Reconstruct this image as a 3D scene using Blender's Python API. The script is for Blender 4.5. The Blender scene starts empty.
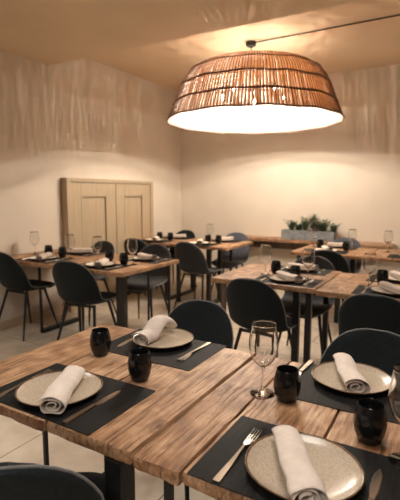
import bpy, bmesh, math, random
from mathutils import Vector, Matrix, noise

random.seed(7)
PI = math.pi
sc = bpy.context.scene
C = sc.collection

# ------------------------------------------------------------------ camera
F_PX = 437.264
cam_d = bpy.data.cameras.new('camera')
cam = bpy.data.objects.new('camera', cam_d)
C.objects.link(cam)
cam_d.sensor_fit = 'VERTICAL'
cam_d.sensor_height = 24.0
cam_d.lens = 24.0 * F_PX / 500.0
cam_d.clip_start = 0.02
XR = (0.86475376, -0.06827003, 0.49753405)
YR = (0.50218093, 0.10985208, -0.85775686)
ZR = (0.00390394, 0.99160059, 0.12927891)
M = Matrix((XR, YR, ZR)).to_4x4()
M.translation = Vector((0, 0, 1.38))
cam.matrix_world = M
cam_d.dof.use_dof = True
cam_d.dof.focus_distance = 1.38
cam_d.dof.aperture_fstop = 2.9
sc.camera = cam

# ------------------------------------------------------------------ world, exposure
w = bpy.data.worlds.new('world')
sc.world = w
w.use_nodes = True
w.node_tree.nodes['Background'].inputs[0].default_value = (1.0, 0.8, 0.6, 1)
w.node_tree.nodes['Background'].inputs[1].default_value = 0.03
sc.view_settings.view_transform = 'Standard'
sc.view_settings.look = 'None'
sc.view_settings.gamma = 1
sc.view_settings.exposure = 0.0
try:
    sc.view_settings.use_curve_mapping = False
except Exception:
    pass

BULB_STRENGTH = 3250.0
BULB_COLOR = (1.0, 0.905, 0.765)
# unseen area lights: inferred lamps over front and right, added fills camera-side and left
def area_light(name, loc, size, power, color, spread=PI):
    d = bpy.data.lights.new(name, 'AREA')
    d.shape = 'DISK'
    d.size = size
    d.energy = power
    d.color = color
    d.spread = spread
    o = bpy.data.objects.new(name, d)
    o.location = loc
    C.objects.link(o)
    return o
area_light('front_lamp_light', (-0.45, 1.25, 2.45), 0.7, 12, (1.0, 0.93, 0.84), math.radians(150))
area_light('camera_side_fill', (-0.1, -0.9, 2.30), 0.6, 27, (1.0, 0.93, 0.84), math.radians(150))  # unseen fill added to light the front table edges
area_light('right_lamp_light', (1.2, 4.2, 2.40), 0.7, 20, (1.0, 0.93, 0.84), math.radians(130))
area_light('left_fill', (-2.7, 0.9, 2.65), 0.7, 14, (1.0, 0.94, 0.87), math.radians(130))  # weak unseen fill added for the chair backs

# ------------------------------------------------------------------ materials
def mat(name, base=(0.5, 0.5, 0.5), rough=0.6, metal=0.0, spec=0.5, sheen=0.0):
    m = bpy.data.materials.new(name)
    m.use_nodes = True
    b = m.node_tree.nodes['Principled BSDF']
    b.inputs['Base Color'].default_value = (*base, 1)
    b.inputs['Roughness'].default_value = rough
    b.inputs['Metallic'].default_value = metal
    b.inputs['Specular IOR Level'].default_value = spec
    b.inputs['Sheen Weight'].default_value = sheen
    return m

def nodes(m):
    nt = m.node_tree
    return nt, nt.nodes, nt.links, nt.nodes['Principled BSDF']

def noisy(name, c1, c2, scale=10, stretch=(1, 1, 1), rough=0.6, bump=0.0, bscale=None, detail=4, metal=0,
          lo=0.35, hi=0.65, sheen=0, spec=0.5, bdist=0.01):
    m = mat(name, c1, rough, metal, spec, sheen)
    nt, N, L, b = nodes(m)
    tc = N.new('ShaderNodeTexCoord')
    mp = N.new('ShaderNodeMapping')
    mp.inputs['Scale'].default_value = stretch
    L.new(tc.outputs['Object'], mp.inputs[0])
    n = N.new('ShaderNodeTexNoise')
    n.inputs['Scale'].default_value = scale
    n.inputs['Detail'].default_value = detail
    L.new(mp.outputs[0], n.inputs['Vector'])
    r = N.new('ShaderNodeValToRGB')
    r.color_ramp.elements[0].position = lo
    r.color_ramp.elements[0].color = (*c1, 1)
    r.color_ramp.elements[1].position = hi
    r.color_ramp.elements[1].color = (*c2, 1)
    L.new(n.outputs['Fac'], r.inputs[0])
    L.new(r.outputs[0], b.inputs['Base Color'])
    if bump:
        n2 = N.new('ShaderNodeTexNoise')
        n2.inputs['Scale'].default_value = bscale or scale
        n2.inputs['Detail'].default_value = 5
        L.new(mp.outputs[0], n2.inputs['Vector'])
        bp = N.new('ShaderNodeBump')
        bp.inputs['Strength'].default_value = bump
        bp.inputs['Distance'].default_value = bdist
        L.new(n2.outputs['Fac'], bp.inputs['Height'])
        L.new(bp.outputs[0], b.inputs['Normal'])
    return m

def wood(name, dark, mid, light, rough=0.5, rnd=0.35, bump=0.5):
    """old boards with the grain along object Y"""
    m = mat(name, mid, rough)
    nt, N, L, b = nodes(m)
    tc = N.new('ShaderNodeTexCoord')
    geo = N.new('ShaderNodeNewGeometry')
    add = N.new('ShaderNodeVectorMath')
    add.operation = 'MULTIPLY_ADD'
    comb = N.new('ShaderNodeCombineXYZ')
    for i in range(3):
        L.new(geo.outputs['Random Per Island'], comb.inputs[i])
    add.inputs[1].default_value = (7, 9, 5)
    L.new(comb.outputs[0], add.inputs[0])
    L.new(tc.outputs['Object'], add.inputs[2])
    mp = N.new('ShaderNodeMapping')
    mp.inputs['Scale'].default_value = (1, 0.08, 0.6)
    L.new(add.outputs[0], mp.inputs[0])
    big = N.new('ShaderNodeTexNoise')
    big.inputs['Scale'].default_value = 8
    big.inputs['Detail'].default_value = 3
    big.inputs['Distortion'].default_value = 0.6
    L.new(add.outputs[0], big.inputs['Vector'])
    gr = N.new('ShaderNodeTexNoise')
    gr.inputs['Scale'].default_value = 80
    gr.inputs['Detail'].default_value = 7
    gr.inputs['Roughness'].default_value = 0.65
    gr.inputs['Distortion'].default_value = 0.5
    L.new(mp.outputs[0], gr.inputs['Vector'])
    mx = N.new('ShaderNodeMath')
    mx.operation = 'MULTIPLY_ADD'
    mx.inputs[1].default_value = 0.5
    L.new(big.outputs['Fac'], mx.inputs[0])
    mu = N.new('ShaderNodeMath')
    mu.operation = 'MULTIPLY'
    mu.inputs[1].default_value = 0.55
    L.new(gr.outputs['Fac'], mu.inputs[0])
    L.new(mu.outputs[0], mx.inputs[2])
    rn = N.new('ShaderNodeMath')
    rn.operation = 'MULTIPLY_ADD'
    rn.inputs[1].default_value = rnd * 0.4
    L.new(geo.outputs['Random Per Island'], rn.inputs[0])
    L.new(mx.outputs[0], rn.inputs[2])
    r = N.new('ShaderNodeValToRGB')
    e = r.color_ramp.elements
    e[0].position = 0.41
    e[0].color = (*dark, 1)
    e[1].position = 0.73
    e[1].color = (*light, 1)
    x = e.new(0.56)
    x.color = (*mid, 1)
    L.new(rn.outputs[0], r.inputs[0])
    # fine dark cracks along the grain
    mp2 = N.new('ShaderNodeMapping')
    mp2.inputs['Scale'].default_value = (1, 0.04, 0.3)
    L.new(add.outputs[0], mp2.inputs[0])
    ck = N.new('ShaderNodeTexNoise')
    ck.inputs['Scale'].default_value = 110
    ck.inputs['Detail'].default_value = 3
    ck.inputs['Distortion'].default_value = 0.8
    L.new(mp2.outputs[0], ck.inputs['Vector'])
    cr = N.new('ShaderNodeValToRGB')
    cr.color_ramp.elements[0].position = 0.32
    cr.color_ramp.elements[0].color = (0.42, 0.37, 0.34, 1)
    cr.color_ramp.elements[1].position = 0.42
    cr.color_ramp.elements[1].color = (1, 1, 1, 1)
    L.new(ck.outputs['Fac'], cr.inputs[0])
    ml = N.new('ShaderNodeMixRGB')
    ml.blend_type = 'MULTIPLY'
    ml.inputs[0].default_value = 1
    L.new(r.outputs[0], ml.inputs[1])
    L.new(cr.outputs[0], ml.inputs[2])
    kmp = N.new('ShaderNodeMapping')
    kmp.inputs['Scale'].default_value = (1, 0.6, 0.3)
    L.new(add.outputs[0], kmp.inputs[0])
    kv = N.new('ShaderNodeTexVoronoi')
    kv.voronoi_dimensions = '2D'
    kv.inputs['Scale'].default_value = 4.2
    L.new(kmp.outputs[0], kv.inputs['Vector'])
    kn = N.new('ShaderNodeMath')
    kn.operation = 'MULTIPLY_ADD'
    kn.inputs[1].default_value = 0.10
    L.new(gr.outputs['Fac'], kn.inputs[0])
    L.new(kv.outputs['Distance'], kn.inputs[2])
    kr = N.new('ShaderNodeValToRGB')
    ke = kr.color_ramp.elements
    ke[0].position = 0.07
    ke[0].color = (0.35, 0.27, 0.22, 1)
    ke[1].position = 0.18
    ke[1].color = (1, 1, 1, 1)
    for pos, c in ((0.10, 0.85), (0.125, 0.6), (0.15, 1.0)):
        q = ke.new(pos)
        q.color = (c, c * 0.95, c * 0.9, 1)
    L.new(kn.outputs[0], kr.inputs[0])
    ml2 = N.new('ShaderNodeMixRGB')
    ml2.blend_type = 'MULTIPLY'
    ml2.inputs[0].default_value = 0.8
    L.new(ml.outputs[0], ml2.inputs[1])
    L.new(kr.outputs[0], ml2.inputs[2])
    L.new(ml2.outputs[0], b.inputs['Base Color'])
    bp = N.new('ShaderNodeBump')
    bp.inputs['Strength'].default_value = bump
    bp.inputs['Distance'].default_value = 0.004
    hs = N.new('ShaderNodeMath')
    hs.operation = 'ADD'
    L.new(gr.outputs['Fac'], hs.inputs[0])
    L.new(cr.outputs[0], hs.inputs[1])
    L.new(hs.outputs[0], bp.inputs['Height'])
    L.new(bp.outputs[0], b.inputs['Normal'])
    return m

m_wall = noisy('plaster_wall', (0.72, 0.63, 0.53), (0.76, 0.67, 0.565), 2.5, rough=0.85, bump=0.12, bscale=60)
m_wall2 = noisy('brown_plaster_wall', (0.16, 0.11, 0.075), (0.20, 0.14, 0.095), 2.5, rough=0.85)
m_ceil = noisy('plaster_ceiling', (0.75, 0.58, 0.395), (0.79, 0.62, 0.43), 2.0, rough=0.85, bump=0.12, bscale=50)  # same paint as the walls, tinted orange for the lamp's glow
m_door = noisy('limed_wood', (0.45, 0.35, 0.235), (0.50, 0.395, 0.27), 14, (1, 2, 0.15), rough=0.6, bump=0.15)
m_table = wood('reclaimed_table_wood', (0.11, 0.044, 0.019), (0.33, 0.172, 0.084), (0.62, 0.395, 0.235), bump=0.6)
m_shelf = wood('shelf_wood', (0.17, 0.08, 0.04), (0.36, 0.20, 0.11), (0.52, 0.33, 0.20))
m_black = noisy('black_steel', (0.006, 0.006, 0.007), (0.012, 0.012, 0.013), 30, rough=0.42)
m_legwood = noisy('dark_timber_leg', (0.10, 0.07, 0.05), (0.16, 0.11, 0.08), 20, (1, 1, 0.1), rough=0.6)
m_fabric = noisy('slate_fabric', (0.004, 0.0075, 0.0095), (0.008, 0.013, 0.016), 90, rough=0.85, bump=0.25, bscale=500, sheen=0.06, spec=0.3,
                 bdist=0.002)
m_fabric_lit = noisy('lamp_lit_slate_fabric', (0.020, 0.024, 0.028), (0.034, 0.039, 0.045), 90, rough=0.85, bump=0.25, bscale=500, sheen=0.1,  # same slate fabric, lightened as if the pendant lit it
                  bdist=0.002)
m_fabric_lit_blue = noisy('lamp_lit_blue_grey_fabric', (0.06, 0.066, 0.085), (0.085, 0.092, 0.115), 90, rough=0.85, bump=0.25, bscale=500, sheen=0.2,  # slate fabric again, pendant light put into a paler blue grey
                  bdist=0.002)
m_piping = noisy('piping_thread', (0.10, 0.105, 0.105), (0.18, 0.18, 0.18), 300, rough=0.7, sheen=0.3)
m_piping_d = noisy('dark_piping_thread', (0.04, 0.045, 0.05), (0.06, 0.065, 0.07), 300, rough=0.7, sheen=0.3)
m_mat = noisy('charcoal_woven_vinyl', (0.003, 0.003, 0.0033), (0.010, 0.0098, 0.0098), 160, (1, 0.08, 1), rough=0.65, spec=0.22, bump=0.3, bscale=260,
              bdist=0.001)
m_plate = noisy('beige_stoneware', (0.44, 0.36, 0.275), (0.54, 0.455, 0.36), 170, rough=0.22, detail=6, lo=0.35, hi=0.6)
m_rim = noisy('brown_glaze_rim', (0.10, 0.055, 0.03), (0.20, 0.12, 0.07), 60, rough=0.25)
m_wplate = noisy('pale_stoneware', (0.76, 0.70, 0.62), (0.84, 0.78, 0.70), 60, rough=0.25)
m_linen = noisy('linen_napkin', (0.72, 0.62, 0.55), (0.80, 0.71, 0.64), 35, rough=0.9, bump=0.35, bscale=420, sheen=0.2, bdist=0.001)
m_tumbler = noisy('black_glass', (0.006, 0.007, 0.008), (0.012, 0.013, 0.015), 12, rough=0.16)
m_steel = noisy('brushed_steel', (0.50, 0.48, 0.45), (0.60, 0.58, 0.55), 60, (1, 0.1, 1), rough=0.28, metal=1.0)
m_handle = noisy('satin_steel_handle', (0.28, 0.23, 0.18), (0.37, 0.31, 0.25), 60, (1, 0.1, 1), rough=0.36, metal=1.0)
m_zinc = noisy('zinc_planter', (0.17, 0.18, 0.19), (0.26, 0.27, 0.28), 14, rough=0.6, bump=0.1)
m_leaf = noisy('rosemary_leaf', (0.08, 0.12, 0.07), (0.24, 0.30, 0.20), 25, rough=0.6)
m_soil = noisy('soil', (0.03, 0.02, 0.012), (0.06, 0.04, 0.025), 60, rough=0.95, bump=0.5)
m_base = noisy('skirting_paint', (0.55, 0.42, 0.29), (0.60, 0.46, 0.32), 6, rough=0.6)

m_glass = bpy.data.materials.new('clear_glass')
m_glass.use_nodes = True
nt, N, L, b = nodes(m_glass)
b.inputs['Base Color'].default_value = (0.97, 0.97, 0.97, 1)
b.inputs['Roughness'].default_value = 0.0
b.inputs['IOR'].default_value = 1.45
b.inputs['Transmission Weight'].default_value = 1.0

# woven rattan: lets part of the light through
m_weave = bpy.data.materials.new('woven_rattan')
m_weave.use_nodes = True
nt, N, L, b = nodes(m_weave)
b.inputs['Base Color'].default_value = (0.84, 0.76, 0.68, 1)
b.inputs['Roughness'].default_value = 0.7
tr = N.new('ShaderNodeBsdfTranslucent')
tr.inputs[0].default_value = (0.86, 0.52, 0.29, 1)
mxs = N.new('ShaderNodeMixShader')
mxs.inputs[0].default_value = 0.30
L.new(b.outputs[0], mxs.inputs[1])
L.new(tr.outputs[0], mxs.inputs[2])
L.new(mxs.outputs[0], N['Material Output'].inputs['Surface'])
m_cane = noisy('dark_cane', (0.11, 0.055, 0.035), (0.20, 0.11, 0.07), 40, rough=0.7)

m_bulb = bpy.data.materials.new('lit_bulb')
m_bulb.use_nodes = True
nt, N, L, b = nodes(m_bulb)
b.inputs['Emission Color'].default_value = (*BULB_COLOR, 1)
b.inputs['Emission Strength'].default_value = BULB_STRENGTH

# stone tile floor
m_floor = mat('stone_tiles', (0.6, 0.5, 0.4), 0.42)
nt, N, L, b = nodes(m_floor)
tc = N.new('ShaderNodeTexCoord')
mp = N.new('ShaderNodeMapping')
mp.inputs['Location'].default_value = (0.17, 0.11, 0)
L.new(tc.outputs['Object'], mp.inputs[0])
bk = N.new('ShaderNodeTexBrick')
bk.inputs['Scale'].default_value = 1.0
bk.inputs['Brick Width'].default_value = 0.9
bk.inputs['Row Height'].default_value = 0.45
bk.inputs['Mortar Size'].default_value = 0.004
bk.inputs['Color1'].default_value = (0.72, 0.63, 0.52, 1)
bk.inputs['Color2'].default_value = (0.66, 0.575, 0.47, 1)
bk.inputs['Mortar'].default_value = (0.26, 0.19, 0.13, 1)
L.new(mp.outputs[0], bk.inputs['Vector'])
ns = N.new('ShaderNodeTexNoise')
ns.inputs['Scale'].default_value = 6
ns.inputs['Detail'].default_value = 6
L.new(tc.outputs['Object'], ns.inputs['Vector'])
rr = N.new('ShaderNodeValToRGB')
rr.color_ramp.elements[0].position = 0.35
rr.color_ramp.elements[0].color = (0.80, 0.78, 0.76, 1)
rr.color_ramp.elements[1].position = 0.65
rr.color_ramp.elements[1].color = (1, 1, 1, 1)
L.new(ns.outputs['Fac'], rr.inputs[0])
ml = N.new('ShaderNodeMixRGB')
ml.blend_type = 'MULTIPLY'
ml.inputs[0].default_value = 1
L.new(bk.outputs['Color'], ml.inputs[1])
L.new(rr.outputs[0], ml.inputs[2])
L.new(ml.outputs[0], b.inputs['Base Color'])

# ------------------------------------------------------------------ helpers
def bm_new():
    return bmesh.new()

def obj(name, bm, m, parent=None, smooth=False, autosmooth=None):
    me = bpy.data.meshes.new(name)
    bmesh.ops.recalc_face_normals(bm, faces=bm.faces)
    bm.to_mesh(me)
    bm.free()
    if isinstance(m, (list, tuple)):
        for k in m:
            me.materials.append(k)
    else:
        me.materials.append(m)
    if smooth:
        for p in me.polygons:
            p.use_smooth = True
        if autosmooth:
            me.set_sharp_from_angle(angle=autosmooth)
    o = bpy.data.objects.new(name, me)
    C.objects.link(o)
    if parent:
        o.parent = parent
    return o

def tag(o, label, cat, group=None, kind=None):
    o['label'] = label
    o['category'] = cat
    if group:
        o['group'] = group
    if kind:
        o['kind'] = kind
    return o

def empty(name, loc=(0, 0, 0), rz=0):
    o = bpy.data.objects.new(name, None)
    o.empty_display_size = 0.1
    o.location = loc
    o.rotation_euler = (0, 0, rz)
    C.objects.link(o)
    return o

def dup(o, parent=None):
    c = o.copy()
    C.objects.link(c)
    c.parent = parent
    for ch in list(o.children):
        dup(ch, c)
    return c

def box(bm, x0, x1, y0, y1, z0, z1, bev=0.0, mi=0):
    v = [bm.verts.new((x, y, z)) for x in (x0, x1) for y in (y0, y1) for z in (z0, z1)]
    fs = [(0, 1, 3, 2), (4, 6, 7, 5), (0, 4, 5, 1), (2, 3, 7, 6), (0, 2, 6, 4), (1, 5, 7, 3)]
    faces = [bm.faces.new([v[i] for i in f]) for f in fs]
    for f in faces:
        f.material_index = mi
    if bev:
        es = set()
        for f in faces:
            es.update(f.edges)
        bmesh.ops.bevel(bm, geom=list(es), offset=bev, segments=2, affect='EDGES', profile=0.5)

def tube(bm, pts, rad, n=10, closed=False, cap=True, flat=(1, 1)):
    """round tube along points; rad a number or list"""
    pts = [Vector(p) for p in pts]
    R = rad if isinstance(rad, (list, tuple)) else [rad] * len(pts)
    rings = []
    K = len(pts)
    up = Vector((0, 0, 1))
    prev = None
    for i, p in enumerate(pts):
        if closed:
            t = (pts[(i + 1) % K] - pts[i - 1]).normalized()
        else:
            t = (pts[min(i + 1, K - 1)] - pts[max(i - 1, 0)]).normalized()
        if prev is None:
            a = t.cross(up)
            if a.length < 1e-3:
                a = Vector((1, 0, 0))
            a.normalize()
        else:
            a = prev - t * prev.dot(t)
            a.normalize()
        prev = a
        b2 = t.cross(a)
        rings.append([bm.verts.new(p + (a * math.cos(2 * PI * k / n) * flat[0] + b2 * math.sin(2 * PI * k / n) * flat[1]) * R[i])
                      for k in range(n)])
    for i in range(K if closed else K - 1):
        A, B = rings[i], rings[(i + 1) % K]
        for k in range(n):
            bm.faces.new((A[k], A[(k + 1) % n], B[(k + 1) % n], B[k]))
    if cap and not closed:
        bm.faces.new(rings[0][::-1])
        bm.faces.new(rings[-1])

def lathe(bm, prof, n=32, center=(0, 0), wob=None, mats=None):
    rings = []
    for (r, z) in prof:
        if r < 1e-5:
            rings.append([bm.verts.new((center[0], center[1], z))])
        else:
            rings.append([bm.verts.new((center[0] + r * (wob(2 * PI * k / n) if wob else 1) * math.cos(2 * PI * k / n),
                                        center[1] + r * (wob(2 * PI * k / n) if wob else 1) * math.sin(2 * PI * k / n), z))
                          for k in range(n)])
    for i in range(len(rings) - 1):
        A, B = rings[i], rings[i + 1]
        for k in range(n):
            k2 = (k + 1) % n
            if len(A) == 1 and len(B) == 1:
                continue
            if len(A) == 1:
                f = bm.faces.new((A[0], B[k], B[k2]))
            elif len(B) == 1:
                f = bm.faces.new((A[k], A[k2], B[0]))
            else:
                f = bm.faces.new((A[k], A[k2], B[k2], B[k]))
            if mats:
                f.material_index = mats[i]

def struct(name, bm, m, parent=None, **kw):
    o = obj(name, bm, m, parent, **kw)
    if not parent:
        o['kind'] = 'structure'
    return o

# ------------------------------------------------------------------ room shell
XL, XR_, YB, YN = -3.87, 2.3, 6.05, -2.0
ZC, ZS, YS = 2.95, 2.73, 3.42
T = 0.12
def slab(name, dims, m):
    bm = bm_new()
    box(bm, *dims)
    return struct(name, bm, m)
o = slab('floor', (XL - T, XR_ + T, YN - T, YB + T, -0.1, 0.0), m_floor)
tag(o, 'pale beige stone tile floor of the dining room', 'floor')
o = slab('ceiling', (XL - T, XR_ + T, YS, YB + T, ZC, ZC + 0.15), m_ceil)
tag(o, 'plastered ceiling above the woven lamp', 'ceiling')
o = slab('trim_1', (XL - T, XR_ + T, YN - T, YS, ZS, ZC + 0.15), m_ceil)
tag(o, 'lower plastered ceiling step nearest the camera', 'ceiling')
o = slab('wall_left', (XL - T, XL, YN - T, YB + T, 0, ZC), m_wall)
tag(o, 'beige plaster wall on the left', 'wall')
o = slab('wall_back', (XL, XR_, YB, YB + T, 0, ZC), m_wall)
tag(o, 'beige plaster wall at the back', 'wall')
o = slab('wall_right', (XR_, XR_ + T, YN, YB + T, 0, ZC), m_wall2)
tag(o, 'brown plaster wall on the right', 'wall')
o = slab('wall_front', (XL, XR_ + T, YN - T, YN, 0, ZC), m_wall2)
tag(o, 'brown plaster wall behind the camera', 'wall')
o = slab('baseboard_left', (XL, XL + 0.015, YN, 3.53, 0, 0.09), m_base)
tag(o, 'low skirting along the left wall', 'baseboard')
o = slab('baseboard_back', (XL, XR_, YB - 0.015, YB, 0, 0.09), m_base)
tag(o, 'low skirting along the back wall', 'baseboard')

# pair of panelled wooden doors standing proud of the left wall
def door_leaf(name, y0, y1, label):
    bm = bm_new()
    x0, x1 = XL, XL + 0.075
    zt = 1.50
    st = 0.16
    box(bm, x0 + 0.003, x1 - 0.02, y0, y1, 0.0, zt)
    d = struct(name, bm, m_door)
    tag(d, label, 'door')
    for (a, b2, c, e, nm) in ((y0, y0 + st, 0.002, zt, 'stile'), (y1 - st, y1, 0.002, zt, 'stile'),
                              (y0 + st, y1 - st, zt - 0.15, zt, 'rail'), (y0 + st, y1 - st, 0.002, 0.18, 'rail')):
        bm = bm_new()
        box(bm, x1 - 0.02, x1 + 0.004, a, b2, c, e, 0.003)
        obj(nm, bm, m_door, d)
    bm = bm_new()   # moulding round the recessed panel
    g = 0.022
    for (a, b2, c, e) in ((y0 + st, y0 + st + g, 0.18, zt - 0.15), (y1 - st - g, y1 - st, 0.18, zt - 0.15),
                          (y0 + st + g, y1 - st - g, zt - 0.15 - g, zt - 0.15), (y0 + st + g, y1 - st - g, 0.18, 0.18 + g)):
        box(bm, x1 - 0.02, x1 + 0.006, a, b2, c, e, 0.004)
    obj('panel_moulding', bm, m_door, d)
    return d
door_leaf('door_1', 3.60, 4.365, 'left leaf of the pale wooden double doors')
door_leaf('door_2', 4.375, 5.10, 'right leaf of the pale wooden double doors')
bm = bm_new()
box(bm, XL, XL + 0.095, 3.53, 3.598, 0, 1.545, 0.003)
box(bm, XL, XL + 0.095, 5.102, 5.16, 0, 1.545, 0.003)
box(bm, XL, XL + 0.095, 3.598, 5.102, 1.502, 1.545, 0.003)
o = struct('trim_2', bm, m_door)
tag(o, 'wooden frame round the double doors', 'door frame')

# ------------------------------------------------------------------ boards
def board(bm, x0, x1, y0, y1, z0, z1, amp=0.004, seed=0, nx=7, ny=34, nz=4, end=0.008):
    """rough plank: a lattice box whose edges and ends are worn; the top stays level"""
    W, D, H = x1 - x0, y1 - y0, z1 - z0
    vs = {}
    def P(i, j, k):
        key = (i, j, k)
        if key in vs:
            return vs[key]
        u, v, t = i / nx, j / ny, k / nz
        x, y, z = x0 + W * u, y0 + D * v, z0 + H * t
        s = Vector((x * 9 + seed * 3.1, y * 9, z * 25 + seed))
        if i == 0 or i == nx:
            d = abs(noise.noise(s)) * amp
            if k in (0, nz):
                d += amp * 0.5
            x += d if i == 0 else -d
        if j == 0 or j == ny:
            d = abs(noise.noise(Vector((x * 16 + seed, z * 40, seed * 1.7 + v)))) * end * 1.3
            if k in (0, nz):
                d += end * 0.35
            if i in (0, nx):
                d += end * 0.35
            y += d if j == 0 else -d
        if k == nz and (i in (0, nx) or j in (0, ny)):
            z -= 0.0015 + 0.003 * abs(noise.noise(s * 1.5))
        if k == 0:
            z += 0.004 * abs(noise.noise(s * 1.3))
        vs[key] = bm.verts.new((x, y, z))
        return vs[key]
    def q(a, b2, c, d):
        bm.faces.new((P(*a), P(*b2), P(*c), P(*d)))
    for i in range(nx):
        for j in range(ny):
            q((i, j, nz), (i + 1, j, nz), (i + 1, j + 1, nz), (i, j + 1, nz))
            q((i, j, 0), (i, j + 1, 0), (i + 1, j + 1, 0), (i + 1, j, 0))
    for j in range(ny):
        for k in range(nz):
            q((0, j, k), (0, j, k + 1), (0, j + 1, k + 1), (0, j + 1, k))
            q((nx, j, k), (nx, j + 1, k), (nx, j + 1, k + 1), (nx, j, k + 1))
    for i in range(nx):
        for k in range(nz):
            q((i, 0, k), (i + 1, 0, k), (i + 1, 0, k + 1), (i, 0, k + 1))
            q((i, ny, k), (i, ny, k + 1), (i + 1, ny, k + 1), (i + 1, ny, k))

ZT = 0.75
def table(x0, y0, cuts, label, legs, seed, feet, group='rustic wooden restaurant tables', w=0.8, d=0.8, lm=None):
    """legs: list of (x, y, sx, sy) in world; feet: list of (x, ya, yb)"""
    r = empty('dining_table', (x0 + w / 2, y0 + d / 2, 0))
    tag(r, label, 'table', group)
    ox, oy = x0 + w / 2, y0 + d / 2
    bm = bm_new()
    xs = [0] + cuts + [w]
    for k in range(len(xs) - 1):
        g = 0.0012
        off = [0.0, 0.006, 0.002, 0.009, 0.004][(k + seed) % 5]
        board(bm, -w / 2 + xs[k] + g, -w / 2 + xs[k + 1] - g, -d / 2 + off, d / 2 - off * 0.7, ZT - 0.036, ZT, seed=seed * 7 + k)
    obj('tabletop', bm, m_table, r, smooth=True, autosmooth=math.radians(40))
    for (x, y, sx, sy, *mm) in legs:
        bm = bm_new()
        box(bm, x - sx / 2 - ox, x + sx / 2 - ox, y - sy / 2 - oy, y + sy / 2 - oy, 0.0, ZT - 0.038, 0.002)
        obj('leg', bm, mm[0] if mm else m_black, r)
    for (x, ya, yb) in feet:
        bm = bm_new()
        box(bm, x - 0.03 - ox, x + 0.03 - ox, ya - oy, yb - oy, 0.0, 0.035, 0.003)
        obj('foot_bar', bm, m_black, r)
        bm = bm_new()
        box(bm, x - 0.025 - ox, x + 0.025 - ox, ya - oy, yb - oy, ZT - 0.065, ZT - 0.034, 0.003)
        obj('support_bar', bm, m_black, r)
    return r

K = 0.055
TH = 0.016
table(-1.445, 0.765, [0.24, 0.50], 'front left rustic plank table with two dark placemats',
      [(-0.70, 0.80, K, K), (-0.70, 1.50, K, K), (-1.36, 0.80, K, K), (-1.36, 1.50, K, K), (-1.345, 1.10, TH, TH)], 1,
      [(-0.70, 0.80, 1.50), (-1.36, 0.80, 1.50)])
table(-0.637, 0.765, [0.137, 0.383, 0.62], 'front right rustic plank table with clear wine glasses',
      [(-0.575, 0.84, 0.02, 0.02), (-0.575, 1.48, 0.02, 0.02), (0.08, 0.84, 0.02, 0.02), (0.08, 1.48, 0.02, 0.02)], 2,
      [(-0.575, 0.84, 1.48), (0.08, 0.84, 1.48)])
table(-3.845, 2.62, [0.27, 0.55], 'left one of the two joined tables beside the left wall', d=0.86, legs=
      [(-3.45, 2.84, 0.02, 0.02), (-3.45, 3.34, 0.02, 0.02), (-3.09, 3.0, 0.02, 0.02)], seed=3, feet=[(-3.45, 2.84, 3.34)])
table(-3.04, 2.62, [0.25, 0.52], 'right one of the two joined tables beside the left wall', d=0.86, legs=
      [(-2.32, 2.73, 0.065, 0.05), (-2.28, 3.03, TH, TH), (-2.30, 3.38, 0.02, 0.02), (-2.86, 3.3, 0.03, 0.03)], seed=4, feet=[(-2.86, 2.74, 3.3)])
table(-3.868, 4.51, [0.26, 0.53], 'left one of the two joined tables in the back left corner',
      [(-3.78, 4.56, 0.04, 0.04), (-3.14, 4.56, 0.04, 0.04), (-3.78, 5.2, 0.04, 0.04), (-3.14, 5.2, 0.04, 0.04)], 5, [(-3.14, 4.56, 5.2)])
table(-3.065, 4.51, [0.26, 0.53], 'right one of the two joined tables in the back left corner',
      [(-2.53, 4.58, 0.05, 0.05), (-2.55, 4.9, 0.045, 0.045), (-2.54, 5.2, 0.025, 0.025), (-2.97, 4.58, 0.04, 0.04)], 6,
      [(-2.54, 4.58, 5.2)])
table(-1.56, 2.84, [0.30, 0.54], 'left one of the two joined tables in the middle of the room',
      [(-1.47, 2.90, 0.03, 0.03, m_legwood), (-0.905, 2.90, 0.045, 0.045), (-0.82, 2.90, 0.04, 0.04), (-1.47, 3.55, 0.03, 0.03, m_legwood),
       (-0.86, 3.55, 0.04, 0.04)], 7, [])
table(-0.755, 2.80, [0.28, 0.55], 'right one of the two joined tables in the middle of the room',
      [(-0.64, 3.52, 0.04, 0.04), (0.02, 2.87, 0.045, 0.045), (0.02, 3.52, 0.04, 0.04), (-0.30, 2.88, 0.04, 0.04)], 8,
      [(0.02, 2.87, 3.52)])
table(-1.53, 4.60, [0.25, 0.52], 'left one of the two joined tables below the planter',
      [(-1.02, 4.70, 0.05, 0.05), (-0.88, 4.70, 0.05, 0.05), (-1.45, 4.68, 0.04, 0.04), (-1.0, 5.3, 0.04, 0.04)], 9, [(-1.02, 4.7, 5.3)])
table(-0.725, 4.60, [0.24, 0.50], 'right one of the two joined tables below the planter',
      [(-0.40, 4.70, 0.04, 0.04), (0.0, 4.68, 0.04, 0.04), (-0.40, 5.3, 0.04, 0.04), (0.0, 5.3, 0.04, 0.04)], 10, [(-0.40, 4.7, 5.3)])

# ------------------------------------------------------------------ wall shelf + planter
r = empty('wall_shelf', (-1.72, 5.92, 0))
tag(r, 'long rough timber shelf fixed along the back wall', 'shelf')
bm = bm_new()
for k in range(5):
    x0 = -1.05 + k * 0.43
    board(bm, x0, x0 + 0.428, -0.13, 0.125, 0.70, 0.755, seed=40 + k, ny=10, end=0.02)
obj('shelf_board', bm, m_shelf, r, smooth=True, autosmooth=math.radians(40))
bm = bm_new()
box(bm, -1.0, 1.05, -0.03, 0.125, 0.60, 0.70, 0.004)
obj('support_beam', bm, m_legwood, r)

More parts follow.
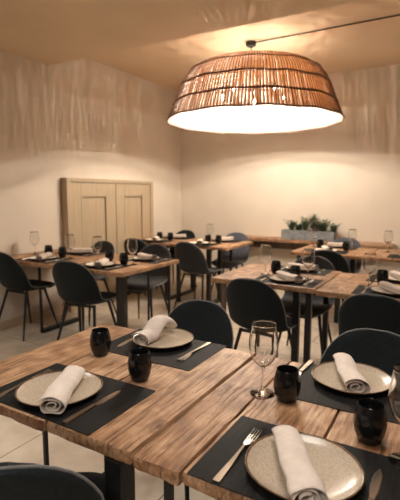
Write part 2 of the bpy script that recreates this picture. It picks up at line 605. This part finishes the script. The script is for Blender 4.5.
pl = empty('planter', (-1.70, 5.87, 0.755))
tag(pl, 'long grey metal planter with low green plants on the wall shelf', 'planter')
bm = bm_new()
hw, hd, hh, t = 0.36, 0.075, 0.125, 0.008
box(bm, -hw, hw, -hd, -hd + t, 0, hh)
box(bm, -hw, hw, hd - t, hd, 0, hh)
box(bm, -hw, -hw + t, -hd + t, hd - t, 0, hh)
box(bm, hw - t, hw, -hd + t, hd - t, 0, hh)
box(bm, -hw + t, hw - t, -hd + t, hd - t, 0, 0.01)
obj('planter_box', bm, m_zinc, pl)
bm = bm_new()
box(bm, -hw + t, hw - t, -hd + t, hd - t, 0.01, 0.11)
obj('soil', bm, m_soil, pl)
def shrub(cx, cy, h, n, rad):
    bm = bm_new()
    for s in range(n):
        a = random.uniform(0, 2 * PI)
        rr_ = random.uniform(0, rad)
        top = Vector((cx + rr_ * math.cos(a) * 1.4, cy + rr_ * math.sin(a) * 0.8, 0.11 + h * random.uniform(0.55, 1)))
        root = Vector((cx + 0.2 * rr_ * math.cos(a), cy + 0.2 * rr_ * math.sin(a), 0.105))
        tube(bm, [root, (root + top) / 2 + Vector((0.005, 0, 0.01)), top], 0.0018, 4)
        for q_ in range(13):
            f = 0.25 + 0.75 * q_ / 8
            p = root.lerp(top, f)
            b2 = random.uniform(0, 2 * PI)
            d = Vector((math.cos(b2), math.sin(b2), random.uniform(0.2, 0.9))).normalized()
            side = d.cross(Vector((0, 0, 1))).normalized() * 0.009
            ln = random.uniform(0.03, 0.05)
            v = [bm.verts.new(p), bm.verts.new(p + d * ln * 0.5 + side), bm.verts.new(p + d * ln), bm.verts.new(p + d * ln * 0.5 - side)]
            bm.faces.new(v)
    obj('plant', bm, m_leaf, pl)
for cx, h, n, rd in ((-0.24, 0.11, 30, 0.06), (-0.05, 0.14, 34, 0.05), (0.06, 0.17, 36, 0.055), (0.2, 0.12, 34, 0.07), (0.33, 0.08, 20, 0.05),
                     (-0.14, 0.08, 22, 0.05), (0.13, 0.10, 20, 0.05)):
    shrub(cx, 0, h, n, rd)

# ------------------------------------------------------------------ pendant lamp
LX, LY = -1.965, 4.435
lamp = empty('pendant_lamp', (LX, LY, 2.135))
tag(lamp, 'huge woven rattan dome pendant lamp hanging from the ceiling', 'lamp')
LO = 0.04
# radius / height profile, z relative to the empty
CX = 0.045  # the shade hangs slightly off its canopy
PROF = [(0.915, 0.0), (0.895, 0.05), (0.855, 0.15), (0.82, 0.24), (0.785, 0.33), (0.745, 0.41), (0.69, 0.48), (0.62, 0.53), (0.52, 0.56),
        (0.38, 0.58), (0.22, 0.585), (0.10, 0.585)]
def prof_at(t):
    s = t * (len(PROF) - 1)
    i = min(int(s), len(PROF) - 2)
    f = s - i
    return PROF[i][0] * (1 - f) + PROF[i + 1][0] * f, PROF[i][1] * (1 - f) + PROF[i + 1][1] * f
NS = 176
def slats(bm, n, wid, th, dr0, jit, ph=0.0):
    for k in range(n):
        a0 = 2 * PI * (k + ph) / n + random.uniform(-jit, jit) * PI / n
        half = PI / n * wid * random.uniform(0.88, 1.1)
        prev = None
        stop = len(PROF) if k % 2 == 0 else 10
        for i, (R, z) in enumerate(PROF[:stop]):
            ww = half * (1.0 + 0.10 * math.sin(i * 2.1 + k))
            j = random.uniform(-0.06, 0.06) * PI / n
            ring = []
            for (da, dr) in ((-ww, dr0), (ww, dr0), (ww, dr0 - th), (-ww, dr0 - th)):
                ring.append(bm.verts.new((CX + (R + dr) * math.cos(a0 + da + j), (R + dr) * math.sin(a0 + da + j), z)))
            if prev:
                for q_ in range(4):
                    bm.faces.new((prev[q_], prev[(q_ + 1) % 4], ring[(q_ + 1) % 4], ring[q_]))
            else:
                bm.faces.new(ring)
            prev = ring
        bm.faces.new(prev[::-1])
bm = bm_new()
slats(bm, NS, 0.66, 0.002, 0.0, 0.06)
shade = obj('lamp_shade', bm, m_weave, lamp)
bm = bm_new()
slats(bm, NS, 0.27, 0.006, 0.005, 0.2, 0.38)
obj('cane_ribs', bm, m_cane, lamp)
bm = bm_new()
bm2 = bm_new()
for t, rad in [(0.0, 0.008), (0.008, 0.005)] + [(0.03 + 0.045 * k, 0.0042) for k in range(21)] + \
              [(0.19, 0.0055), (0.20, 0.0048), (0.36, 0.0055), (0.37, 0.0048), (0.545, 0.0055)]:
    R, z = prof_at(min(t, 0.999))
    pts = [(CX + (R + (0.003 if rad > 0.0045 else -0.006)) * math.cos(2 * PI * k / 96), (R + (0.003 if rad > 0.0045 else -0.006)) * math.sin(2 * PI * k / 96), z + 0.004 * math.sin(k * 0.8 + t * 60)) for k in
           range(96)]
    if rad > 0.0045:
        tube(bm, pts, rad, 5, closed=True)
    else:
        tube(bm2, pts, rad, 5, closed=True)
obj('woven_rings', bm, m_cane, lamp)
obj('weft_threads', bm2, m_weave, lamp)
# hub, arms and bulbs
ZH = 0.335
bm = bm_new()
lathe(bm, [(0, ZH + 0.03), (0.05, ZH + 0.03), (0.055, ZH + 0.0), (0.05, ZH - 0.03), (0, ZH - 0.03)], 20, (CX, 0))
obj('hub', bm, m_black, lamp, smooth=True, autosmooth=0.6)
BR = 0.35
AX = math.atan2(LY, LX)
for k in range(5):
    a = AX + 2 * PI * k / 5
    c, s = math.cos(a), math.sin(a)
    bm = bm_new()
    tube(bm, [(CX + 0.03 * c, 0.03 * s, ZH), (CX + 0.2 * c, 0.2 * s, ZH + 0.01), (CX + BR * c, BR * s, ZH)], 0.006, 8)
    obj('arm', bm, m_black, lamp, smooth=True, autosmooth=0.6)
    bm = bm_new()
    lathe(bm, [(0, ZH + 0.012), (0.018, ZH + 0.012), (0.02, ZH - 0.035), (0.012, ZH - 0.04), (0, ZH - 0.04)], 14, (CX + BR * c, BR * s))
    sk = obj('socket', bm, m_black, lamp, smooth=True, autosmooth=0.6)
    bm = bm_new()
    lathe(bm, [(0, ZH - 0.036), (0.007, ZH - 0.04), (0.009, ZH - 0.05), (0.0135, ZH - 0.058), (0.0135, ZH - 0.070), (0.009, ZH - 0.078),
               (0, ZH - 0.081)], 12, (CX + BR * c, BR * s))
    obj('bulb', bm, m_bulb, sk, smooth=True)
bm = bm_new()
tube(bm, [(CX, 0, ZH), (CX * 0.5, 0, 0.62), (0, 0, ZC - 2.135 - 0.03)], 0.005, 8)
obj('cord', bm, m_black, lamp, smooth=True, autosmooth=0.6)
bm = bm_new()
zt = ZC - 2.135
lathe(bm, [(0, zt), (0.055, zt), (0.055, zt - 0.035), (0.045, zt - 0.045), (0, zt - 0.045)], 24)
obj('ceiling_canopy', bm, m_black, lamp, smooth=True, autosmooth=0.6)
bm = bm_new()
tube(bm, [(0.05, 0, zt - 0.012), (0.6, -0.01, zt - 0.012), (1.4, -0.03, zt - 0.012), (3.0, -0.04, zt - 0.012)], 0.006, 6)
obj('ceiling_cable', bm, m_black, lamp)

# ------------------------------------------------------------------ chairs
SP = [  # centre line (y, z), half width, side curl (m), of the shell from the seat front to the top of the back
    (0.225, 0.430, 0.110, 0.000), (0.222, 0.448, 0.155, 0.000), (0.200, 0.460, 0.185, 0.002), (0.15, 0.464, 0.202, 0.008),
    (0.08, 0.458, 0.210, 0.014), (0.00, 0.452, 0.213, 0.022), (-0.07, 0.452, 0.213, 0.030), (-0.13, 0.464, 0.212, 0.040),
    (-0.172, 0.492, 0.211, 0.052), (-0.200, 0.532, 0.210, 0.060), (-0.220, 0.580, 0.210, 0.060), (-0.237, 0.630, 0.208, 0.054),
    (-0.252, 0.680, 0.202, 0.045), (-0.264, 0.722, 0.187, 0.036), (-0.273, 0.757, 0.168, 0.028), (-0.279, 0.785, 0.145, 0.020),
    (-0.284, 0.807, 0.116, 0.012), (-0.287, 0.822, 0.082, 0.006), (-0.289, 0.831, 0.042, 0.0)]
def shell_grid():
    nu = 16
    G = []
    for i, (y, z, hw_, cu) in enumerate(SP):
        a = SP[max(i - 1, 0)]
        c = SP[min(i + 1, len(SP) - 1)]
        ty, tz = c[0] - a[0], c[1] - a[1]
        ln = math.hypot(ty, tz)
        ny, nz = tz / ln, -ty / ln      # towards the sitter / up
        if i < 3:
            ny, nz = 0.0, 1.0
        row = []
        for k in range(nu + 1):
            u = -1 + 2 * k / nu
            cc = cu * abs(u) ** 2.2
            row.append((Vector((u * hw_, y + ny * cc, z + nz * cc)), Vector((0, ny, nz))))
        G.append(row)
    return G, nu
def patch(bm, rows, nu, th):
    top, bot = [], []
    for r_i, row in enumerate(rows):
        a, b2 = [], []
        for k, (p, n) in enumerate(row):
            u = abs(-1 + 2 * k / nu)
            h = th * (1 - 0.72 * u ** 6)
            a.append(bm.verts.new(p + n * h * 0.5))
            b2.append(bm.verts.new(p - n * h * 0.5))
        top.append(a)
        bot.append(b2)
    R = len(rows)
    for i in range(R - 1):
        for k in range(nu):
            bm.faces.new((top[i][k], top[i][k + 1], top[i + 1][k + 1], top[i + 1][k]))
            bm.faces.new((bot[i][k], bot[i + 1][k], bot[i + 1][k + 1], bot[i][k + 1]))
        bm.faces.new((top[i][0], top[i + 1][0], bot[i + 1][0], bot[i][0]))
        bm.faces.new((top[i][nu], bot[i][nu], bot[i + 1][nu], top[i + 1][nu]))
    for k in range(nu):
        bm.faces.new((top[0][k], bot[0][k], bot[0][k + 1], top[0][k + 1]))
        bm.faces.new((top[-1][k], top[-1][k + 1], bot[-1][k + 1], bot[-1][k]))

def make_chair(fab, pip):
    t = empty('dining_chair')
    G, nu = shell_grid()
    bm = bm_new()
    patch(bm, G[:9], nu, 0.046)
    obj('seat', bm, fab, t, smooth=True, autosmooth=math.radians(60))
    bm = bm_new()
    patch(bm, G[8:], nu, 0.034)
    obj('backrest', bm, fab, t, smooth=True, autosmooth=math.radians(60))
    bm = bm_new()
    loop = [g[0][0] for g in G] + [g[-1][0] for g in G[::-1]]
    loop = [p for p in loop]
    tube(bm, loop, 0.0042, 6, closed=True)
    obj('piping', bm, pip, t, smooth=True)
    for sx in (-1, 1):
        for sy in (-1, 1):
            bm = bm_new()
            top = Vector((sx * 0.13, sy * 0.11 - 0.005, 0.44))
            bot = Vector((sx * 0.205, 0.205 if sy > 0 else -0.235, 0.0))
            tube(bm, [top, top.lerp(bot, 0.5), bot], [0.0135, 0.0115, 0.0075], 10)
            obj('leg', bm, m_black, t, smooth=True, autosmooth=0.7)
    bm = bm_new()
    box(bm, -0.14, 0.14, -0.13, -0.10, 0.418, 0.434, 0.003)
    box(bm, -0.14, 0.14, 0.09, 0.12, 0.418, 0.434, 0.003)
    box(bm, -0.015, 0.015, -0.10, 0.09, 0.418, 0.434, 0.003)
    obj('seat_frame', bm, m_black, t)
    return t
chair_dark = make_chair(m_fabric, m_piping)
chair_lit_blue = make_chair(m_fabric_lit_blue, m_piping_d)
chair_lit = make_chair(m_fabric_lit, m_piping)
used = {}
def chair(bx, by, face, label, src=chair_dark, rot=0.0):
    """bx, by: where the top of the back stands; face +1 faces +y, -1 faces -y"""
    ang = (0 if face > 0 else PI) + rot
    d = Vector((-math.sin(ang), math.cos(ang)))
    loc = Vector((bx, by)) + d * 0.287
    if src.name in used:
        o_ = dup(src)
    else:
        used[src.name] = 1
        o_ = src
    o_.location = (loc.x, loc.y, 0)
    o_.rotation_euler = (0, 0, ang)
    tag(o_, label, 'chair', 'upholstered dining chairs')
    return o_
R = math.radians
chair(-0.762, 0.495, 1, 'dark chair at the bottom left corner, turned in front of the front left table', rot=R(40))
chair(-1.075, 1.90, -1, 'dark chair facing us across the front left table')
chair(-0.235, 1.84, -1, 'dark chair with piped edge facing us across the front right table')
chair(-3.60, 2.52, 1, 'dark chair at the left photo edge, seen from behind by the left wall', rot=R(2))
chair(-2.66, 2.46, 1, 'dark chair seen from behind at the right table by the left wall', rot=R(11))
chair(-3.42, 3.74, -1, 'dark chair facing us in front of the double doors', chair_lit)
chair(-2.74, 3.80, -1, 'dark chair in lamp-lit grey, facing us at the right end of the left wall tables', chair_lit, rot=R(8))
chair(-3.34, 4.14, 1, 'dark chair seen from behind at left table of the back left corner')
chair(-2.61, 4.16, 1, 'dark chair seen from behind at right table of the back left corner', chair_lit, rot=R(-4))
chair(-3.42, 5.50, -1, 'dark chair facing us behind left table of the back left corner')
chair(-2.60, 5.52, -1, 'dark chair in lamp-lit blue grey, facing us behind right table of the back left corner', chair_lit_blue, rot=R(6))
chair(-1.12, 2.55, 1, 'black chair seen from behind at the left middle table', rot=R(-2))
chair(-0.345, 2.50, 1, 'black chair seen from behind at the right middle table')
chair(-1.04, 3.80, -1, 'dark chair coloured lamp-lit grey, facing us behind the left middle table', chair_lit, rot=R(4))
chair(-1.06, 4.27, 1, 'dark chair seen from behind at left table below the planter', rot=R(-4))
chair(-1.14, 5.62, -1, 'dark chair in lamp-lit blue grey, facing us by the back wall below the planter', chair_lit_blue)

# ------------------------------------------------------------------ tableware
def make_placemat():
    bm = bm_new()
    hw_, hd_, rc, t_ = 0.226, 0.150, 0.005, 0.002
    pts = []
    for (cx, cy, a0) in ((hw_ - rc, hd_ - rc, 0), (-hw_ + rc, hd_ - rc, PI / 2), (-hw_ + rc, -hd_ + rc, PI), (hw_ - rc, -hd_ + rc, 1.5 * PI)):
        for k in range(5):
            a = a0 + PI / 2 * k / 4
            pts.append((cx + rc * math.cos(a), cy + rc * math.sin(a)))
    v0 = [bm.verts.new((x, y, 0)) for x, y in pts]
    v1 = [bm.verts.new((x, y, t_)) for x, y in pts]
    bm.faces.new(v0[::-1])
    bm.faces.new(v1)
    n = len(pts)
    for k in range(n):
        bm.faces.new((v0[k], v0[(k + 1) % n], v1[(k + 1) % n], v1[k]))
    return obj('placemat', bm, m_mat)

def make_plate(pm):
    bm = bm_new()
    wob = lambda a: 1 + 0.010 * math.sin(2 * a + 0.6) + 0.006 * math.sin(5 * a)
    prof = [(0, 0.004), (0.06, 0.004), (0.10, 0.0065), (0.118, 0.0115), (0.130, 0.0185), (0.1345, 0.0215), (0.136, 0.0205), (0.1355, 0.018),
            (0.128, 0.0125), (0.105, 0.003), (0.085, 0.0), (0, 0.0)]
    lathe(bm, prof, 56, wob=wob, mats=[0, 0, 0, 0, 1, 1, 1, 1, 1, 1, 1])
    for v in bm.verts:
        v.co.x *= 0.965
        v.co.y *= 0.965
    return obj('plate', bm, [pm, m_rim], smooth=True)

def make_napkin(L_=0.245, a=0.044, b2=0.025, bend=0.0, seed=1, taper=0.85):
    bm = bm_new()
    nt_, nth = 26, 74
    turns = 2.6
    rows = []
    for i in range(nt_ + 1):
        t_ = i / nt_
        row = []
        for j in range(nth + 1):
            s = j / nth
            th = -PI * 0.35 + 2 * PI * turns * s
            f = 0.18 + 0.82 * s
            wr = 1 + 0.10 * noise.noise(Vector((th * 0.5 + seed, t_ * 5, seed))) + 0.03 * noise.noise(Vector((th * 2, t_ * 14, seed * 2)))
            endp = (1 - t_)
            W_ = a * (taper + (1 - taper) * endp)
            x = W_ * f * wr * math.cos(th) + 0.006 * noise.noise(Vector((t_ * 3, seed, 0)))
            z = b2 * f * wr * math.sin(th) * (1.0 + 0.25 * endp ** 2)
            z = max(z, -b2 * 0.82 * (0.5 + 0.5 * f))
            y = -L_ / 2 + L_ * t_ + (0.012 * (1 - s) * endp ** 3) + 0.006 * noise.noise(Vector((th * 0.8, seed * 3, t_)))
            z += b2 * 0.82
            if bend:
                z += bend * max(0, 1 - ((t_ - 0.72) / 0.35) ** 2) * 0.04
                x += bend * 0.02 * t_ * t_
            row.append(bm.verts.new((x, y, z)))
        rows.append(row)
    for i in range(nt_):
        for j in range(nth):
            bm.faces.new((rows[i][j], rows[i][j + 1], rows[i + 1][j + 1], rows[i + 1][j]))
    # far end: closed by a tucked fold
    o_ = obj('napkin', bm, m_linen, smooth=True)
    md = o_.modifiers.new('thickness', 'SOLIDIFY')
    md.thickness = 0.0018
    md.offset = 0
    return o_

def make_tumbler():
    bm = bm_new()
    prof = [(0, 0.0), (0.024, 0.0), (0.027, 0.003), (0.034, 0.020), (0.0385, 0.040), (0.0385, 0.055), (0.035, 0.075), (0.0305, 0.092),
            (0.0295, 0.0935), (0.0285, 0.092), (0.033, 0.074), (0.036, 0.055), (0.036, 0.040), (0.031, 0.018), (0.022, 0.008), (0, 0.008)]
    n = 22
    rings = []
    for i, (r_, z) in enumerate(prof):
        if r_ == 0:
            rings.append([bm.verts.new((0, 0, z))])
            continue
        fa = 0.045 if 2 < i < 6 else 0.0
        rings.append([bm.verts.new((r_ * (1 - fa * (k % 2)) * math.cos(2 * PI * k / n + (0.14 if i % 2 else 0)),
                                    r_ * (1 - fa * (k % 2)) * math.sin(2 * PI * k / n + (0.14 if i % 2 else 0)), z)) for k in range(n)])
    for i in range(len(rings) - 1):
        A, B = rings[i], rings[i + 1]
        for k in range(n):
            k2 = (k + 1) % n
            if len(A) == 1:
                bm.faces.new((A[0], B[k], B[k2]))
            elif len(B) == 1:
                bm.faces.new((A[k], A[k2], B[0]))
            else:
                bm.faces.new((A[k], A[k2], B[k2], B[k]))
    for v in bm.verts:
        v.co = Vector((v.co.x * 1.07, v.co.y * 1.07, v.co.z * 1.08))
    return obj('tumbler', bm, m_tumbler, smooth=True, autosmooth=math.radians(75))

def make_wineglass():
    r_ = empty('wine_glass')
    bm = bm_new()
    lathe(bm, [(0, 0.0), (0.036, 0.0), (0.0375, 0.0012), (0.036, 0.0022), (0.015, 0.005), (0.006, 0.010), (0.0045, 0.016), (0, 0.016)], 40)
    obj('foot', bm, m_glass, r_, smooth=True)
    bm = bm_new()
    lathe(bm, [(0, 0.0162), (0.0044, 0.0162), (0.0036, 0.035), (0.0034, 0.06), (0.0042, 0.079), (0.006, 0.0855), (0, 0.0855)], 20)
    obj('stem', bm, m_glass, r_, smooth=True)
    bm = bm_new()
    out = [(0, 0.0857), (0.008, 0.0860), (0.022, 0.096), (0.035, 0.113), (0.0425, 0.135), (0.0445, 0.152), (0.0435, 0.172), (0.040, 0.195),
           (0.0365, 0.216), (0.0355, 0.222)]
    inn = [(0.0346, 0.222), (0.0355, 0.216), (0.039, 0.195), (0.0425, 0.172), (0.0435, 0.152), (0.0415, 0.135), (0.034, 0.114), (0.021, 0.0975),
           (0.008, 0.0885), (0, 0.088)]
    lathe(bm, out + inn, 44)
    obj('bowl', bm, m_glass, r_, smooth=True)
    for ch in r_.children:
        for v in ch.data.vertices:
            v.co *= 1.04
    return r_

def strip(bm, pts, t_=0.0016):
    """flat tapered bar: pts = (y, halfwidth, z)"""
    prev = None
    for (y, hw_, z) in pts:
        ring = [bm.verts.new((-hw_, y, z)), bm.verts.new((hw_, y, z)), bm.verts.new((hw_ * 0.8, y, z + t_)), bm.verts.new((-hw_ * 0.8, y, z + t_))]
        if prev:
            for q_ in range(4):
                bm.faces.new((prev[q_], prev[(q_ + 1) % 4], ring[(q_ + 1) % 4], ring[q_]))
        else:
            bm.faces.new(ring)
        prev = ring
    bm.faces.new(prev[::-1])

def make_knife():
    r_ = empty('knife')
    bm = bm_new()
    strip(bm, [(-0.118, 0.0085, 0), (-0.112, 0.0105, 0), (-0.04, 0.0085, 0), (0.0, 0.0065, 0.0)], 0.006)
    obj('handle', bm, m_handle, r_)
    bm = bm_new()
    strip(bm, [(0.0, 0.0062, 0.001), (0.012, 0.0075, 0.001), (0.03, 0.0105, 0.0008), (0.075, 0.0105, 0.0004), (0.10, 0.0085, 0.0002),
               (0.117, 0.002, 0.0)], 0.002)
    obj('blade', bm, m_steel, r_)
    return r_

def make_fork():
    r_ = empty('fork')
    bm = bm_new()
    strip(bm, [(-0.122, 0.0090, 0), (-0.115, 0.0110, 0), (-0.05, 0.0075, 0.001), (0.0, 0.004, 0.004), (0.03, 0.0035, 0.006)], 0.0035)
    obj('handle', bm, m_handle, r_)
    bm = bm_new()
    strip(bm, [(0.03, 0.0035, 0.006), (0.04, 0.0095, 0.005), (0.055, 0.0125, 0.003), (0.068, 0.0125, 0.0015)], 0.0018)
    for x in (-0.0105, -0.0035, 0.0035, 0.0105):
        bb = bm_new()
        strip(bb, [(0.067, 0.0018, 0.0015), (0.09, 0.0017, 0.0012), (0.118, 0.0010, 0.005)], 0.0016)
        for v in bb.verts:
            v.co.x += x
        tmp = bpy.data.meshes.new('t')
        bb.to_mesh(tmp)
        bb.free()
        bm.from_mesh(tmp)
        bpy.data.meshes.remove(tmp)
    obj('fork_head', bm, m_steel, r_)
    return r_

PROTO = {'placemat': make_placemat(), 'plate': make_plate(m_plate), 'pale_plate': make_plate(m_wplate), 'napkin': make_napkin(seed=1.3),
         'napkin_b': make_napkin(seed=4.1), 'napkin_bent': make_napkin(L_=0.20, a=0.046, seed=6.2, bend=1.15, taper=1.0),
         'tumbler': make_tumbler(), 'wine_glass': make_wineglass(), 'knife': make_knife(), 'fork': make_fork()}
PROTO['pale_plate'].name = 'plate'
PROTO['napkin_b'].name = 'napkin'
PROTO['napkin_bent'].name = 'napkin'
first = set()
INFO = {'placemat': ('placemat', 'dark woven placemats'), 'plate': ('plate', 'stoneware plates'), 'pale_plate': ('plate', 'stoneware plates'),
        'napkin': ('napkin', 'rolled linen napkins'), 'napkin_b': ('napkin', 'rolled linen napkins'), 'napkin_bent': ('napkin', 'rolled linen napkins'),
        'tumbler': ('tumbler', 'black glass tumblers'), 'wine_glass': ('glass', 'clear wine glasses'), 'knife': ('knife', 'table knives'),
        'fork': ('fork', 'table forks')}
def put(kind, x, y, z, rz, label):
    src = PROTO[kind]
    if kind in first:
        o_ = dup(src)
    else:
        first.add(kind)
        o_ = src
    o_.location = (x, y, z)
    o_.rotation_euler = (0, 0, rz)
    tag(o_, label, *INFO[kind])
    return o_
ZM, ZP, ZN = ZT, ZT + 0.002, ZT + 0.0085

# front left table, near place
AL, BR_ = 'the front left table', 'the front right table'
put('placemat', -1.013, 0.930, ZM, 0, 'dark placemat at the near side of ' + AL)
put('plate', -1.040, 0.915, ZP, 0.3, 'beige brown-rimmed plate at the near side of ' + AL)
put('napkin', -1.008, 0.900, ZN, math.atan2(0.14, 0.247), 'rolled pale napkin on the near plate of ' + AL)
put('knife', -0.885, 0.905, ZP, 0.0, 'knife right of the near plate on ' + AL)
put('fork', -1.190, 0.900, ZP, 0.08, 'fork left of the near plate on ' + AL)
put('tumbler', -0.887, 1.125, ZT, 0.2, 'black tumbler at the back edge of the near placemat on ' + AL)
# front left table, far place
put('placemat', -1.005, 1.418, ZM, PI, 'dark placemat at the far side of ' + AL)
put('plate', -1.035, 1.475, ZP, 1.3, 'beige brown-rimmed plate at the far side of ' + AL)
put('napkin_bent', -1.085, 1.475, ZN, R(4), 'folded-over pale napkin on the far plate of ' + AL)
put('fork', -0.857, 1.440, ZP, PI, 'fork beside the far plate on ' + AL)
put('knife', -1.170, 1.440, ZP, PI + 0.1, 'knife beside the far plate on ' + AL)
put('tumbler', -1.161, 1.230, ZT, 0.5, 'black tumbler standing left of the far placemat on ' + AL)
# front right table, near place
put('placemat', -0.258, 0.927, ZM, 0, 'dark placemat at the near side of ' + BR_)
put('plate', -0.259, 0.915, ZP, 2.3, 'beige brown-rimmed plate at the near side of ' + BR_)
put('napkin_b', -0.268, 0.895, ZN, math.atan2(0.118, 0.202), 'large rolled pale napkin on the near plate of ' + BR_)
put('fork', -0.412, 0.905, ZP, 0.0, 'fork left of the near plate on ' + BR_)
put('knife', -0.108, 0.895, ZP, 0.0, 'knife right of the near plate on ' + BR_)
put('tumbler', -0.150, 1.128, ZT, 0.9, 'black tumbler behind the near placemat on ' + BR_)
put('wine_glass', -0.060, 1.075, ZT, 0.0, 'clear wine glass cut by the right photo edge')
# front right table, far place
put('placemat', -0.225, 1.405, ZM, PI, 'dark placemat at the far side of ' + BR_)
put('plate', -0.262, 1.470, ZP, 0.9, 'beige brown-rimmed plate at the far side of ' + BR_)
put('napkin', -0.272, 1.475, ZN, math.atan2(0.095, 0.238), 'rolled pale napkin on the far plate of ' + BR_)
put('knife', -0.432, 1.460, ZP, PI - 0.04, 'knife left of the far plate on ' + BR_)
put('tumbler', -0.407, 1.235, ZT, 0.1, 'black tumbler beside the tall wine glass on ' + BR_)
put('wine_glass', -0.488, 1.240, ZT, 0.4, 'clear empty wine glass at the centre left of ' + BR_)

def place(cx, yn, side, where, tumb, glass, cut=True, nk='napkin', nrot=0.45, plate='pale_plate', px=0.0):
    """a laid place of a farther table; side 'near' or 'far'"""
    y = yn + 0.165 if side == 'near' else yn + 0.635
    base = 0 if side == 'near' else PI
    w_ = '%s side of %s' % (side, where)
    put('placemat', cx, y, ZM, base, 'dark placemat at the ' + w_)
    put(plate, cx + px, y, ZP, cx * 3, 'pale plate at the ' + w_)
    put(nk, cx + px + 0.01, y, ZN, nrot, 'rolled napkin on the plate at the ' + w_)
    if cut:
        sgn = 1 if side == 'near' else -1
        put('knife', cx + sgn * 0.16, y, ZP, base, 'knife at the ' + w_)
        put('fork', cx - sgn * 0.16, y, ZP, base, 'fork at the ' + w_)
    if tumb:
        put('tumbler', tumb[0], tumb[1], ZT, cx, 'black tumbler at the ' + w_)
    if glass:
        put('wine_glass', glass[0], glass[1], ZT, 0, 'clear wine glass at the ' + w_)

W1, W2 = 'the left wall-side table', 'the right wall-side table'
place(-3.34, 2.635, 'near', W1, (-3.29, 2.99), (-3.16, 2.97))
place(-3.36, 2.655, 'far', W1, (-3.52, 3.02), (-3.70, 3.00), nrot=2.0)
place(-2.62, 2.635, 'near', W2, (-2.50, 2.97), (-2.42, 2.99))
place(-2.50, 2.655, 'far', W2, (-2.74, 3.05), (-2.82, 2.98), nrot=1.2)
W3, W4 = 'left back-corner table', 'right back-corner table'
place(-3.40, 4.50, 'near', W3, (-3.28, 4.86), None, cut=False)
place(-3.36, 4.50, 'far', W3, (-3.44, 4.84), None, cut=False, nrot=1.9)
place(-2.72, 4.50, 'near', W4, (-2.56, 4.88), (-2.74, 4.98), cut=False)
place(-2.62, 4.50, 'far', W4, (-2.70, 4.86), None, cut=False, nrot=2.3)
W5, W6 = 'the left middle table', 'the right middle table'
place(-1.02, 2.86, 'near', W5, (-0.985, 3.10), (-0.895, 3.12), nrot=0.9)
place(-1.06, 2.86, 'far', W5, (-1.19, 3.25), (-1.26, 3.20), nrot=1.4)
place(-0.31, 2.82, 'near', W6, (-0.405, 3.24), (-0.47, 3.10), nrot=0.7)
place(-0.30, 2.82, 'far', W6, None, None, nrot=0.7)
W7, W8 = 'the left planter-side table', 'the right planter-side table'
place(-1.19, 4.63, 'near', W7, (-1.02, 5.00), (-0.98, 5.12), cut=False)
place(-1.17, 4.63, 'far', W7, (-1.32, 5.05), (-1.42, 5.15), cut=False, nrot=1.9)
place(-0.33, 4.63, 'near', W8, None, (-0.60, 5.10), cut=False)
